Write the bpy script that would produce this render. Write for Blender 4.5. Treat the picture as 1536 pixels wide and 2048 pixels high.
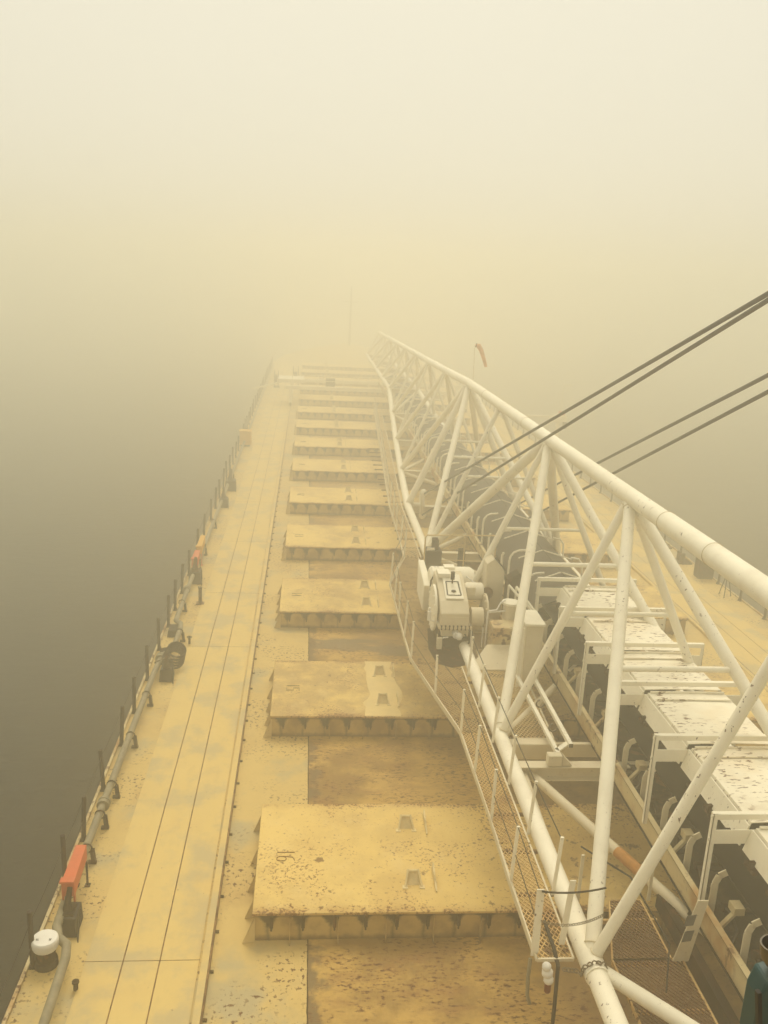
import bpy, bmesh, math, random
from mathutils import Vector, Matrix
random.seed(7)
for o in list(bpy.data.objects): bpy.data.objects.remove(o, do_unlink=True)
sc = bpy.context.scene
col = sc.collection
# ------------------------------------------------------------------ camera
TH, PS, RO, H = .258, .0924, -.0517, 11.6
f = Vector((math.sin(PS)*math.cos(TH), math.cos(PS)*math.cos(TH), -math.sin(TH)))
r = Vector((math.cos(PS), -math.sin(PS), 0)); d = f.cross(r)
r2 = math.cos(RO)*r + math.sin(RO)*d; d2 = -math.sin(RO)*r + math.cos(RO)*d
cam = bpy.data.cameras.new('camera'); co = bpy.data.objects.new('camera', cam); col.objects.link(co)
m = Matrix((r2, -d2, -f)).transposed().to_4x4(); m.translation = (0, 0, H); co.matrix_world = m
cam.sensor_fit = 'VERTICAL'; cam.sensor_height = 36; cam.sensor_width = 27
cam.lens = 1800/2048*36; cam.clip_start = .1; cam.clip_end = 3000
sc.camera = co
# ------------------------------------------------------------------ light
SUN_E, SUN_R = math.radians(60), math.radians(4)
w = bpy.data.worlds.new('World'); sc.world = w; w.use_nodes = True
nt = w.node_tree; nt.nodes.clear()
sky = nt.nodes.new('ShaderNodeTexSky'); sky.sky_type = 'NISHITA'; sky.sun_disc = False
sky.sun_elevation = SUN_E; sky.sun_rotation = SUN_R; sky.dust_density = 6; sky.air_density = 1.5; sky.altitude = 0
hs = nt.nodes.new('ShaderNodeHueSaturation'); hs.inputs['Saturation'].default_value = 0
mu = nt.nodes.new('ShaderNodeMix'); mu.data_type = 'RGBA'; mu.blend_type = 'MULTIPLY'; mu.inputs[0].default_value = 1
mu.inputs[7].default_value = (1.0, .955, .80, 1)
bg = nt.nodes.new('ShaderNodeBackground'); bg.inputs[1].default_value = .15
ow = nt.nodes.new('ShaderNodeOutputWorld')
ov = nt.nodes.new('ShaderNodeMix'); ov.data_type = 'RGBA'; ov.inputs[0].default_value = .85     # even overcast veil over the clear sky
ov.inputs[7].default_value = (4.65, 4.65, 4.65, 1)
nt.links.new(sky.outputs[0], hs.inputs['Color']); nt.links.new(hs.outputs[0], ov.inputs[6]); nt.links.new(ov.outputs[2], mu.inputs[6])
nt.links.new(mu.outputs[2], bg.inputs[0]); nt.links.new(bg.outputs[0], ow.inputs[0])
sl = bpy.data.lights.new('sun', 'SUN'); sl.energy = 1.9; sl.angle = math.radians(30); sl.color = (1, .92, .74)
so = bpy.data.objects.new('sun', sl); col.objects.link(so)
sdir = Vector((math.sin(SUN_R)*math.cos(SUN_E), math.cos(SUN_R)*math.cos(SUN_E), math.sin(SUN_E)))
so.rotation_euler = sdir.to_track_quat('Z', 'Y').to_euler()
sc.view_settings.view_transform = 'Standard'; sc.view_settings.look = 'None'
sc.view_settings.exposure = 0.18; sc.view_settings.gamma = 1
sc.render.engine = 'CYCLES'
sc.cycles.volume_bounces = 6; sc.cycles.max_bounces = 8; sc.cycles.diffuse_bounces = 3; sc.cycles.glossy_bounces = 2
sc.cycles.use_denoising = True
HAZE_DENSITY = .0205; HAZE_COLOR = (1.0, .975, .86, 1); HAZE_G = .70

# ------------------------------------------------------------------ materials
class NG:
    def __init__(s, name):
        s.m = bpy.data.materials.new(name); s.m.use_nodes = True
        s.t = s.m.node_tree; s.b = s.t.nodes['Principled BSDF']
        s.geo = s.t.nodes.new('ShaderNodeNewGeometry').outputs['Position']
        s.obj = s.t.nodes.new('ShaderNodeTexCoord').outputs['Object']
    def n(s, k): return s.t.nodes.new(k)
    def lk(s, a, b): s.t.links.new(a, b)
    def val(s, x, sock):
        if isinstance(x, (int, float)): sock.default_value = x
        else: s.lk(x, sock)
    def math(s, op, a, b=0.0, c=0.0):
        q = s.n('ShaderNodeMath'); q.operation = op
        s.val(a, q.inputs[0]); s.val(b, q.inputs[1]); s.val(c, q.inputs[2]); return q.outputs[0]
    def noise(s, scale, det=4, vec=None, stretch=None, rough=.6):
        q = s.n('ShaderNodeTexNoise'); q.inputs['Scale'].default_value = scale
        q.inputs['Detail'].default_value = det; q.inputs['Roughness'].default_value = rough
        v = vec if vec is not None else s.geo
        if stretch:
            mp = s.n('ShaderNodeMapping'); mp.inputs['Scale'].default_value = stretch; s.lk(v, mp.inputs[0]); v = mp.outputs[0]
        s.lk(v, q.inputs['Vector']); return q.outputs['Fac']
    def step(s, x, lo, hi):
        q = s.n('ShaderNodeMapRange'); q.interpolation_type = 'SMOOTHSTEP'
        s.lk(x, q.inputs[0]); q.inputs[1].default_value = lo; q.inputs[2].default_value = hi; return q.outputs[0]
    def mix(s, fac, a, b):
        q = s.n('ShaderNodeMix'); q.data_type = 'RGBA'
        s.val(fac, q.inputs[0])
        for x, k in ((a, 6), (b, 7)):
            if isinstance(x, tuple): q.inputs[k].default_value = (*x, 1)
            else: s.lk(x, q.inputs[k])
        return q.outputs[2]
    def sep(s, v):
        q = s.n('ShaderNodeSeparateXYZ'); s.lk(v, q.inputs[0]); return q.outputs
    def bump(s, h, st, dist=.02):
        q = s.n('ShaderNodeBump'); q.inputs['Strength'].default_value = st; q.inputs['Distance'].default_value = dist
        s.lk(h, q.inputs['Height']); s.lk(q.outputs[0], s.b.inputs['Normal'])
    def out(s, c, rough=.7, spec=.3, metal=0):
        if isinstance(c, tuple): s.b.inputs['Base Color'].default_value = (*c, 1)
        else: s.lk(c, s.b.inputs['Base Color'])
        s.val(rough, s.b.inputs['Roughness']); s.b.inputs['Specular IOR Level'].default_value = spec
        s.b.inputs['Metallic'].default_value = metal
        return s.m
RUST = (.115, .045, .016); RUST_D = (.035, .018, .01); STAIN = (.33, .19, .07)

def weathered(name, base, alt, alt_amt=.5, speck=(9, .62, .66), mask=.48, stain=.35, stain_s=.45, stretch=None, rough=.72, bump=.12, rustcol=RUST, spec=.3):
    g = NG(name)
    p = g.noise(.55, 5); c = g.mix(g.math('MULTIPLY', g.step(p, .48, .66), alt_amt), base, alt)
    fine = g.noise(3.2, 6); c = g.mix(g.math('MULTIPLY', g.step(fine, .35, .75), .22), c, tuple(x*.72 for x in base))
    st = g.noise(stain_s, 6, rough=.7, stretch=stretch); c = g.mix(g.math('MULTIPLY', g.step(st, .5, .75), stain), c, STAIN)
    mk = g.step(g.noise(.6, 3), mask, mask+.16)
    sp = g.math('MULTIPLY', g.step(g.noise(speck[0], 5, stretch=stretch), speck[1], speck[2]), mk)
    sp2 = g.step(g.noise(speck[0]*2.3, 3), .70, .74)
    a = g.math('MAXIMUM', sp, g.math('MULTIPLY', sp2, .8))
    c = g.mix(a, c, rustcol)
    g.bump(g.noise(14, 4), bump)
    return g.out(c, rough, spec)

BUFF = (.62, .47, .225)
M = {}
M['deck'] = weathered('deck_paint', (.60, .43, .155), (.40, .345, .205), .9, (12, .56, .61), .42, .5)
M['inner'] = None
M['lane'] = weathered('lane_paint', (.64, .49, .235), (.47, .42, .28), .55, (11, .68, .72), .55, .18)
M['hatch'] = weathered('hatch_paint', (.66, .50, .225), (.50, .36, .15), .5, (9, .585, .64), .47, .35)
M['white'] = weathered('white_paint', (.90, .845, .69), (.84, .76, .58), .4, (16, .632, .662), .48, .14, 1.2, (1, 1, .6))
M['chipped'] = weathered('chipped_white_paint', (.88, .82, .66), (.78, .66, .46), .6, (8, .575, .61), .43, .25, 1.0, (.8, 2.0, 1), .72, .12, (.15, .062, .02))
M['cream'] = weathered('machine_paint', (.70, .62, .45), (.60, .50, .32), .5, (12, .66, .71), .5, .25, 2.0)
M['stringer'] = weathered('rusty_stringer_paint', (.60, .49, .27), (.40, .20, .05), .95, (6, .54, .60), .40, .8, 1.9)
M['darkrust'] = weathered('dark_rust', (.020, .012, .007), (.075, .034, .013), .9, (6, .55, .62), .4, .2, 1.5, None, .85, .12, RUST, .1)
M['grate'] = weathered('rusty_grating_steel', (.62, .42, .17), (.34, .17, .06), .9, (6, .55, .62), .4, .4, 1.2)
M['grate_dark'] = weathered('brown_grating_steel', (.17, .088, .040), (.08, .042, .022), .9, (6, .55, .62), .4, .3, 1.2)
M['grate_mid'] = weathered('brown_grating', (.40, .275, .115), (.25, .14, .055), .9, (6, .55, .61), .4, .4, 1.0)
M['grate_pale'] = weathered('pale_grating_steel', (.66, .50, .25), (.44, .29, .12), .8, (6, .6, .66), .45, .4, 1.2)
def plain(name, c, rough=.6, spec=.3, var=.5, scale=5, metal=0):
    g = NG(name); n = g.noise(scale, 5)
    return g.out(g.mix(g.math('MULTIPLY', g.step(n, .35, .7), var), c, tuple(x*.45 for x in c)), rough, spec, metal)
M['post'] = plain('dark_post_steel', (.026, .015, .010), .7)
M['panfloor'] = weathered('oily_pan_floor', (.006, .0045, .0035), (.09, .038, .014), .9, (4, .54, .60), .4, .25, 1.5, None, .9, .12, (.16, .06, .018), .05)
M['black'] = plain('black_iron', (.018, .015, .012), .6)
M['pipe'] = plain('grey_pipe_paint', (.27, .235, .15), .6)
M['orange'] = plain('orange_paint', (.62, .13, .045), .6, .3, .2)
M['yellow'] = plain('yellow_paint', (.70, .38, .05), .6, .3, .2)
M['primer'] = plain('orange_primer', (.50, .22, .045), .7, .3, .4, 8)
M['cap'] = plain('white_cap_paint', (.80, .77, .70), .5, .3, .12)
M['belt'] = plain('black_belt_rubber', (.005, .004, .004), .85, .06, .6, 3)
M['beltgrey'] = plain('dusty_belt_rubber', (.045, .032, .019), .65, .3, .6, 2)
M['rope'] = plain('dark_rope', (.03, .025, .02), .8)
M['cable'] = plain('steel_wire_rope', (.085, .068, .05), .6, .3, .5, 20)
M['chain'] = plain('worn_chain_steel', (.22, .17, .11), .45, .5, .7, 15, .5)
M['weld'] = plain('rusty_weld_bead', (.30, .155, .055), .8, .2, .7, 20)
M['strip'] = plain('fresh_buff_paint', (.74, .56, .24), .6, .3, .2, 2)
M['lug'] = plain('pale_lug_paint', (.74, .60, .33), .7, .2, .35, 7)
M['bead'] = plain('painted_weld_bead', (.20, .15, .08), .8)
M['teal'] = plain('teal_paint', (.016, .062, .062), .45, .4, .3, 8)
M['chrome'] = plain('polished_metal', (.16, .14, .11), .4, .5, .2, 8, .9)
M['red'] = plain('dark_red_glass', (.16, .02, .015), .3)
M['sock'] = plain('faded_orange_cloth', (.78, .40, .18), .9)
M['patch'] = plain('grey_primer_patch', (.13, .125, .115), .7)

def hatch_top():
    g = NG('hatch_cover_paint'); o = g.sep(g.obj)
    p = g.noise(.5, 5); c = g.mix(g.math('MULTIPLY', g.step(p, .47, .66), .6), (.74, .53, .175), (.58, .39, .125))
    rnd = g.n('ShaderNodeObjectInfo').outputs['Random']
    at = g.n('ShaderNodeAttribute'); at.attribute_type = 'OBJECT'; at.attribute_name = 'dirt'
    st = g.noise(.45, 6, rough=.7); c = g.mix(g.math('MULTIPLY', g.step(st, .46, .66), g.math('MULTIPLY_ADD', rnd, .5, .25)), c, (.34, .215, .078))
    c = g.mix(g.math('MULTIPLY', g.step(g.noise(.9, 6, rough=.7), .30, .62), g.math('MULTIPLY', at.outputs['Fac'], .8)), c, (.40, .27, .11))
    fx = g.noise(2.2, 6, rough=.7); c = g.mix(g.math('MULTIPLY', g.step(fx, .5, .7), .3), c, (.74, .58, .29))
    e = g.math('MINIMUM', o[1], g.math('SUBTRACT', 3.40, o[1]))
    ew = g.math('SUBTRACT', 1.0, g.step(e, 0, .26))
    ew = g.math('MULTIPLY', ew, g.math('MULTIPLY_ADD', g.step(g.noise(1.3, 5), .40, .58), .65, .35))
    clus = g.math('MULTIPLY_ADD', g.step(g.noise(.8, 5, rough=.65), .45, .66), .9, .05)
    sp = g.noise(17, 6, rough=.66)
    n = g.math('ADD', sp, g.math('ADD', g.math('MULTIPLY', ew, .13), g.math('MULTIPLY', clus, .11)))
    n = g.math('ADD', n, g.math('MULTIPLY', g.step(o[0], 2.6, 5.5), .03))
    c = g.mix(g.math('MULTIPLY', ew, .45), c, (.30, .15, .05))
    c = g.mix(g.math('MULTIPLY', g.step(n, .58, .70), .5), c, (.40, .19, .055))
    c = g.mix(g.math('MULTIPLY', g.step(n, .655, .70), .92), c, (.15, .060, .018))
    big = g.math('MULTIPLY', g.step(g.math('ADD', g.noise(3.0, 6, rough=.72), g.math('MULTIPLY', g.step(o[0], 2.5, 6.0), .05)), .64, .68), .8)
    c = g.mix(big, c, (.13, .055, .02))
    g.bump(g.noise(9, 4), .15); return g.out(c, .72)
M['hatch_top'] = hatch_top()
def coaming():
    g = NG('coaming_paint'); o = g.sep(g.obj)
    n1 = g.noise(5, 5); c = g.mix(g.step(g.noise(1.3, 5), .4, .66), (.52, .36, .125), (.30, .185, .058))
    x = g.math('ADD', o[0], g.math('MULTIPLY', g.math('SUBTRACT', n1, .5), .10))
    fr = g.math('ABSOLUTE', g.math('SUBTRACT', g.math('FRACT', g.math('DIVIDE', x, .56)), .5))
    s = g.math('MULTIPLY', fr, .56)                                   # distance from each clamp line
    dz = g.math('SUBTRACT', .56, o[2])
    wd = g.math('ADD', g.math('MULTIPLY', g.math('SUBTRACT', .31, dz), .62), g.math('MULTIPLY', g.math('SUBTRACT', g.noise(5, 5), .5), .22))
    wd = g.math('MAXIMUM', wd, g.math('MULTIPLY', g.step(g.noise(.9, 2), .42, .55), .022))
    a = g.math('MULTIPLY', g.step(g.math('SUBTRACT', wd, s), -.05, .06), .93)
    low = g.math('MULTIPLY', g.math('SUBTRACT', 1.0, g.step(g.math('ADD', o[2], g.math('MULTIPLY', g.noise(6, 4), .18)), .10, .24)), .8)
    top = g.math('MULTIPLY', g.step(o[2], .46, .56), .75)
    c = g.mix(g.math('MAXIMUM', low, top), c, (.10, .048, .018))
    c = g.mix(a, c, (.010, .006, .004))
    return g.out(c, .75)
M['coaming'] = coaming()
def inner_mat():
    g = NG('inner_deck_paint'); o = g.sep(g.geo)
    c = g.mix(g.step(g.noise(.42, 6, rough=.65), .42, .62), (.50, .315, .082), (.26, .155, .042))
    c = g.mix(g.math('MULTIPLY', g.step(g.noise(1.6, 6, stretch=(.6, 1.6, 1), rough=.7), .47, .66), .6), c, (.27, .135, .045))
    # long standing puddle mark between the second and third hatches, and damp edges along the doubler seam
    yy = g.math('ABSOLUTE', g.math('SUBTRACT', o[1], 26.6)); dmp = g.math('ADD', g.noise(.8, 5, stretch=(.35, 1.3, 1)), g.math('MULTIPLY', g.math('SUBTRACT', 1.3, yy), .16))
    c = g.mix(g.math('MULTIPLY', g.step(dmp, .58, .66), .85), c, (.15, .118, .072))
    # shade below the boom painted into the deck colour, mixed with cargo dust
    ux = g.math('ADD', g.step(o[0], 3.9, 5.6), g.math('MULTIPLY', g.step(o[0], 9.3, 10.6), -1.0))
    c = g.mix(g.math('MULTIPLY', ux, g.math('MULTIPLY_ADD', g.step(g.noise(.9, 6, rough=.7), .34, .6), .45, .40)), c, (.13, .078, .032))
    sx = g.math('ADD', g.math('MULTIPLY', g.math('SUBTRACT', o[0], .29), -.55), g.noise(1.7, 5))
    c = g.mix(g.math('MULTIPLY', g.step(sx, .34, .52), .85), c, (.12, .085, .045))
    n = g.noise(10, 6, stretch=(.75, 1.5, 1), rough=.68); mk = g.step(g.noise(.9, 5), .40, .56)
    c = g.mix(g.math('MULTIPLY', g.step(n, .47, .60), g.math('MULTIPLY', mk, .6)), c, (.21, .085, .024))
    c = g.mix(g.math('MULTIPLY', g.step(n, .555, .60), mk), c, (.085, .032, .011))
    g.bump(g.noise(9, 4), .15); return g.out(c, .72)
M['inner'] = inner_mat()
def lane_mat():
    g = NG('doubler_plate_paint'); p = g.noise(.5, 5)
    c = g.mix(g.math('MULTIPLY', g.step(g.noise(.85, 6, rough=.62), .45, .64), .85), (.65, .475, .175), (.46, .375, .205))
    c = g.mix(g.math('MULTIPLY', g.step(g.noise(5, 5, stretch=(1, .5, 1)), .5, .75), .35), c, (.50, .37, .15))
    c = g.mix(g.math('MULTIPLY', g.step(g.noise(.9, 5), .5, .7), .25), c, (.56, .38, .15))
    c = g.mix(g.step(g.noise(11, 5), .69, .73), c, (.22, .12, .05))
    g.bump(g.noise(10, 4), .1); return g.out(c, .72)
M['lane'] = lane_mat()
def seam_mat():
    g = NG('rusty_seam'); n = g.noise(6, 5)
    return g.out(g.mix(g.step(n, .38, .62), (.24, .125, .045), (.085, .04, .015)), .8)
M['seam'] = seam_mat()
def water_mat():
    g = NG('lake_water'); g.b.inputs['IOR'].default_value = 1.33; g.out((.004, .005, .004), .08, .5)
    a = g.noise(1.5, 7, stretch=(.55, 1.2, 1), rough=.68); b = g.noise(.2, 3)
    h = g.math('ADD', g.math('MULTIPLY', a, .9), b); g.bump(h, 1.0, 1.0); return g.m
M['water'] = water_mat()

# ------------------------------------------------------------------ mesh builder
class MB:
    def __init__(s): s.v = []; s.f = []
    def add(s, vs, fs):
        k = len(s.v); s.v += [tuple(v) for v in vs]; s.f += [tuple(i+k for i in q) for q in fs]; return s
    def box(s, x0, x1, y0, y1, z0, z1):
        return s.hexa([(x0,y0,z0),(x1,y0,z0),(x1,y1,z0),(x0,y1,z0),(x0,y0,z1),(x1,y0,z1),(x1,y1,z1),(x0,y1,z1)])
    def hexa(s, p):
        return s.add(p, [(0,3,2,1),(4,5,6,7),(0,1,5,4),(1,2,6,5),(2,3,7,6),(3,0,4,7)])
    def beam(s, a, b, wd, ht, up=(0,0,1)):
        a, b = Vector(a), Vector(b); t = (b-a).normalized(); up = Vector(up)
        if abs(t.dot(up)) > .98: up = Vector((0,1,0))
        sx = t.cross(up).normalized()*wd/2; uz = sx.cross(t).normalized()*ht/2
        return s.hexa([a-sx-uz, a+sx-uz, b+sx-uz, b-sx-uz, a-sx+uz, a+sx+uz, b+sx+uz, b-sx+uz])
    def tube(s, pts, rad, seg=10, cap=True):
        pts = [Vector(p) for p in pts]; rr = rad if isinstance(rad, (list, tuple)) else [rad]*len(pts)
        k = len(s.v); prev = None
        for i, p in enumerate(pts):
            t = (pts[min(i+1, len(pts)-1)] - pts[max(i-1, 0)]).normalized()
            if prev is None:
                up = Vector((0,0,1)) if abs(t.z) < .95 else Vector((0,1,0)); sx = t.cross(up).normalized()
            else:
                sx = (prev - t*prev.dot(t)).normalized()
            prev = sx; sy = t.cross(sx)
            for j in range(seg):
                a = 2*math.pi*j/seg; s.v.append(tuple(p + (sx*math.cos(a)+sy*math.sin(a))*rr[i]))
        n = len(pts)
        for i in range(n-1):
            for j in range(seg):
                a = k+i*seg+j; b = k+i*seg+(j+1) % seg; s.f.append((a, b, b+seg, a+seg))
        if cap:
            s.f.append(tuple(k+j for j in reversed(range(seg)))); s.f.append(tuple(k+(n-1)*seg+j for j in range(seg)))
        return s
    def prism(s, poly, a, b):
        """poly: list of points (3D) extruded by vector b-a"""
        off = Vector(b)-Vector(a); n = len(poly); p = [Vector(q) for q in poly]
        return s.add(p+[q+off for q in p], [tuple(reversed(range(n))), tuple(range(n, 2*n))] + [(i, (i+1) % n, (i+1) % n+n, i+n) for i in range(n)])
    def ball(s, c, r_, nu=10, nv=7, sq=(1,1,1)):
        k = len(s.v); c = Vector(c)
        for i in range(nv+1):
            th = math.pi*i/nv
            for j in range(nu):
                ph = 2*math.pi*j/nu
                s.v.append(tuple(c+Vector((math.sin(th)*math.cos(ph)*sq[0], math.sin(th)*math.sin(ph)*sq[1], math.cos(th)*sq[2]))*r_))
        for i in range(nv):
            for j in range(nu):
                a = k+i*nu+j; b = k+i*nu+(j+1) % nu; s.f.append((a, b, b+nu, a+nu))
        return s
    def ring(s, c, axis, R, r_, n=20, seg=8, arc=(0, 2*math.pi)):
        ax = Vector(axis).normalized(); up = Vector((0,0,1)) if abs(ax.z) < .9 else Vector((1,0,0))
        u = ax.cross(up).normalized(); v = ax.cross(u)
        pts = [Vector(c)+(u*math.cos(t)+v*math.sin(t))*R for t in [arc[0]+(arc[1]-arc[0])*i/n for i in range(n+1)]]
        return s.tube(pts, r_, seg, cap=abs(arc[1]-arc[0]) < 6.2)
    def build(s, name, mat, parent=None, smooth=False, bevel=0, origin=None):
        me = bpy.data.meshes.new(name)
        v = s.v
        if origin: v = [tuple(Vector(p)-Vector(origin)) for p in v]
        me.from_pydata(v, [], s.f); me.validate()
        bm = bmesh.new(); bm.from_mesh(me); bmesh.ops.recalc_face_normals(bm, faces=bm.faces); bm.to_mesh(me); bm.free()
        me.materials.append(M[mat] if isinstance(mat, str) else mat)
        if smooth:
            for q in me.polygons: q.use_smooth = True
            try: me.set_sharp_from_angle(angle=math.radians(40))
            except Exception: pass
        o = bpy.data.objects.new(name, me); col.objects.link(o)
        if origin: o.location = origin
        if parent: o.parent = parent
        if bevel:
            b = o.modifiers.new('bevel', 'BEVEL'); b.width = bevel; b.segments = 2; b.limit_method = 'ANGLE'
        return o
def tag(o, label=None, cat=None, group=None, kind=None):
    if label: o['label'] = label
    if cat: o['category'] = cat
    if group: o['group'] = group
    if kind: o['kind'] = kind
    return o
def thing(name, label, cat, loc=(0,0,0), group=None):
    o = bpy.data.objects.new(name, None); o.location = loc; o.empty_display_size = .2; col.objects.link(o)
    bpy.context.view_layer.update()
    return tag(o, label, cat, group)
def keep(part, root):
    """parent a part built in world coordinates to a thing standing elsewhere"""
    part.parent = root; part.matrix_parent_inverse = Matrix.Translation(root.location).inverted(); return part

# ------------------------------------------------------------------ water
mb = MB(); mb.add([(-420,-60,-5.2),(420,-60,-5.2),(420,500,-5.2),(-420,500,-5.2)], [(0,1,2,3)])
tag(mb.build('water', 'water'), kind='structure')

# ------------------------------------------------------------------ ship
XL, XR, XC = -4.42, 17.12, 6.35
ship = thing('cargo_ship', 'long buff cargo ship seen along its rust spotted deck, bow lost in fog', 'ship', (XC, 60, 0))
bow = [(XL,-6),(XL,118),(XL+1.2,128),(XL+3.6,138),(XL+7.4,148),(XC,155),(XR-7.4,148),(XR-3.6,138),(XR-1.2,128),(XR,118),(XR,-6)]
keep(MB().prism([(x, y, -6.0) for x, y in bow], (0,0,0), (0,0,5.95)).build('hull', 'darkrust'), ship)
keep(MB().prism([(x, y, -.05) for x, y in bow], (0,0,0), (0,0,.05)).build('deck', 'deck'), ship)
# doubler plates of the two walking lanes
for name, xs in (('lane_plate', (-3.50, -2.857, -2.239, -1.56)), ('lane_plate', (14.26, 14.94, 15.56, 16.20))):
    for a, b in zip(xs, xs[1:]):
        keep(MB().box(a+.012, b-.012, -6, 117, .0, .016).build(name, 'lane'), ship)
    for x in xs[1:3]: keep(MB().box(x-.011, x+.011, -6, 117, .002, .008).build('lane_seam', 'seam'), ship)
# raised rail of the hatch crane, both sides
for x in (-1.42, 14.12):
    mb = MB(); mb.box(x-.10, x-.085, -6, 117, 0, .10).box(x-.085, x+.02, -6, 117, .085, .10)
    keep(mb.build('crane_rail', 'lane'), ship)
    mb = MB().box(x+.02, x+.055, -6, 117, .0, .098)
    keep(mb.build('rail_foot', 'seam'), ship)
    cl = keep(MB().box(x+.05, x+.12, 8, 8.05, .0, .03).build('rail_clip', 'darkrust'), ship)
    for i in range(1, 46):
        c_ = cl.copy(); col.objects.link(c_); c_.location = cl.location+Vector((0, i*.98+random.uniform(-.05, .05), 0))
# gunwale bar at each deck edge
for x in (XL, XR):
    mb = MB().box(x-.03, x+.03, -6, 117, -.12, .06)
    keep(mb.build('gunwale', 'stringer'), ship)
# inner plating between the hatches
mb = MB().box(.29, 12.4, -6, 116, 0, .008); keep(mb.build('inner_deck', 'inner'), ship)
mb = MB()
y = -2.0; L_ = []; R_ = []
while y < 116:                                                      # one ragged rusty strip
    y += random.uniform(.04, .2); big = .5+.5*math.sin(y*.9)+.3*math.sin(y*2.7)
    L_.append((.29-random.uniform(.004, .012)-max(0, big)*.03*random.random(), y, .011)); R_.append((.29+random.uniform(.004, .012)+max(0, big)*.03*random.random(), y, .011))
n = len(L_); mb.add(L_+R_, [(i, i+n, i+n+1, i+1) for i in range(n-1)])
keep(mb.build('deck_seam', 'darkrust'), ship)
for yy in (9.6, 13.2, 26.6, 31.5, 38, 45): keep(MB().box(-1.56, -3.5, yy, yy+.012, .0165, .019).build('plate_joint', 'seam'), ship)

# ------------------------------------------------------------------ hatches
Y0, PITCH, HX0, HX1, HL = 13.62, 7.315, -.70, 13.4, 3.40
WX = HX1-HX0
ords = ['nearest', 'second', 'third', 'fourth', 'fifth', 'sixth', 'seventh', 'eighth', 'ninth', 'tenth', 'eleventh', 'twelfth', 'thirteenth', 'fourteenth']
def text_mesh(body, size, name):
    cu = bpy.data.curves.new(name, 'FONT'); cu.body = body; cu.size = size; cu.extrude = .006; cu.fill_mode = 'NONE'
    cu.bevel_depth = .011; cu.bevel_resolution = 0; cu.align_x = 'CENTER'; cu.align_y = 'CENTER'
    t = bpy.data.objects.new('tmp', cu); col.objects.link(t); bpy.context.view_layer.update()
    me = bpy.data.meshes.new_from_object(t.evaluated_get(bpy.context.evaluated_depsgraph_get()))
    bpy.data.objects.remove(t, do_unlink=True); me.materials.clear(); me.materials.append(M['weld']); return me
def digits(body):
    """weld-bead digits as strokes; text runs towards the stern, tops towards starboard"""
    S = {'0': [[(0,0),(1,0),(1,2),(0,2),(0,0)]], '1': [[(.5,0),(.5,2)]], '2': [[(0,2),(1,2),(1,1),(0,1),(0,0),(1,0)]],
         '3': [[(0,2),(1,2),(1,0),(0,0)],[(.2,1),(1,1)]], '4': [[(.75,0),(.75,2),(0,.7),(1.1,.7)]], '5': [[(1,2),(0,2),(0,1.1),(1,1.1),(1,0),(0,0)]],
         '6': [[(.9,2),(.2,1.8),(0,1),(0,.2),(.3,0),(.8,0),(1,.3),(1,.8),(.7,1.05),(.2,1),(0,.7)]], '7': [[(0,2),(1,2),(.3,0)]],
         '8': [[(0,0),(1,0),(1,2),(0,2),(0,0)],[(0,1),(1,1)]], '9': [[(1,0),(1,2),(0,2),(0,1),(1,1)]]}
    mb = MB(); k = .17; pen = 0
    for ch in body:
        for st in S[ch]:
            pts = [(.02+y_*k, -(pen+x_*k*.8), .004) for x_, y_ in st]
            mb.tube(pts, .009, 6)
        pen += k*1.15
    return mb
def make_hatch():
    h = thing('hatch', '', 'hatch', (0,0,0), 'hatches across the deck')
    c = MB().box(.05, WX-.05, .05, HL-.05, 0, .545)
    c.box(0.02, WX-.02, .02, HL-.02, .50, .544)
    for i in range(int(WX/.86)):                                    # brackets of the coaming
        x = .66+i*.86
        c.prism([(x, .05, .0), (x, -.10, .0), (x, -.02, .50), (x, .05, .5)], (0,0,0), (.014, 0, 0))
    cp = c.build('coaming', 'coaming', h)
    t = MB().box(0, WX, 0, HL, .548, .60)
    cv_ = t.build('cover', 'hatch_top', h, bevel=.014)
    for y in (.0, .64, 1.38, 2.17, 3.30):                           # side gussets: bent plates leaning on the coaming
        g = MB().prism([(0.05, y, .50), (-.17, y-.02, .0), (0.05, y+.02, 0)], (0,0,0), (0, .014, 0))
        g.add([(.03, y, .50), (-.17, y-.02, .005), (.03, y+.30, .02)], [(0,1,2)])
        g.build('side_gusset', 'hatch', cp)
    for i, x in enumerate([.34+.56*j for j in range(24)]):
        q = MB().box(x-.03, x+.03, -.012, .045, .30, .53).tube([(x, .0, .30), (x, .0, .24)], .018, 6)
        q.build('clamp', 'darkrust', cp)
    for (x, y) in ((2.98, 2.58), (2.94, .82)):                      # lifting lugs
        q = MB()
        q.prism([(x-.15, y-.09, .60), (x+.15, y-.09, .60), (x+.085, y+.06, .80), (x-.085, y+.06, .80)], (0,0,0), (0, .02, 0))
        for sx in (-1, 1):
            q.beam((x+sx*.16, y-.16, .60), (x+sx*.09, y+.07, .83), .035, .03)
            q.box(x+sx*.16-.05, x+sx*.16+.05, y-.2, y-.1, .60, .615)
        q.tube([(x-.12, y+.06, .80), (x+.12, y+.06, .80)], .03, 8)
        q.build('lifting_lug', 'lug', cv_)
        q = MB(); xx = x+.40
        q.prism([(xx, y-.20, .60), (xx, y+.38, .60), (xx, y+.34, .70), (xx, y-.02, .76)], (0,0,0), (.018, 0, 0))
        q.beam((xx+.01, y-.30, .62), (xx+.02, y+.34, .76), .03, .03)
        q.build('guide_fin', 'lug', cv_)
    return h
def kids(o): return [c for c in bpy.data.objects if c.parent == o]
proto = make_hatch()
NH = 14
hatches = [proto]; pk = kids(proto); sub = {ch.name: kids(ch) for ch in pk}
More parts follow.
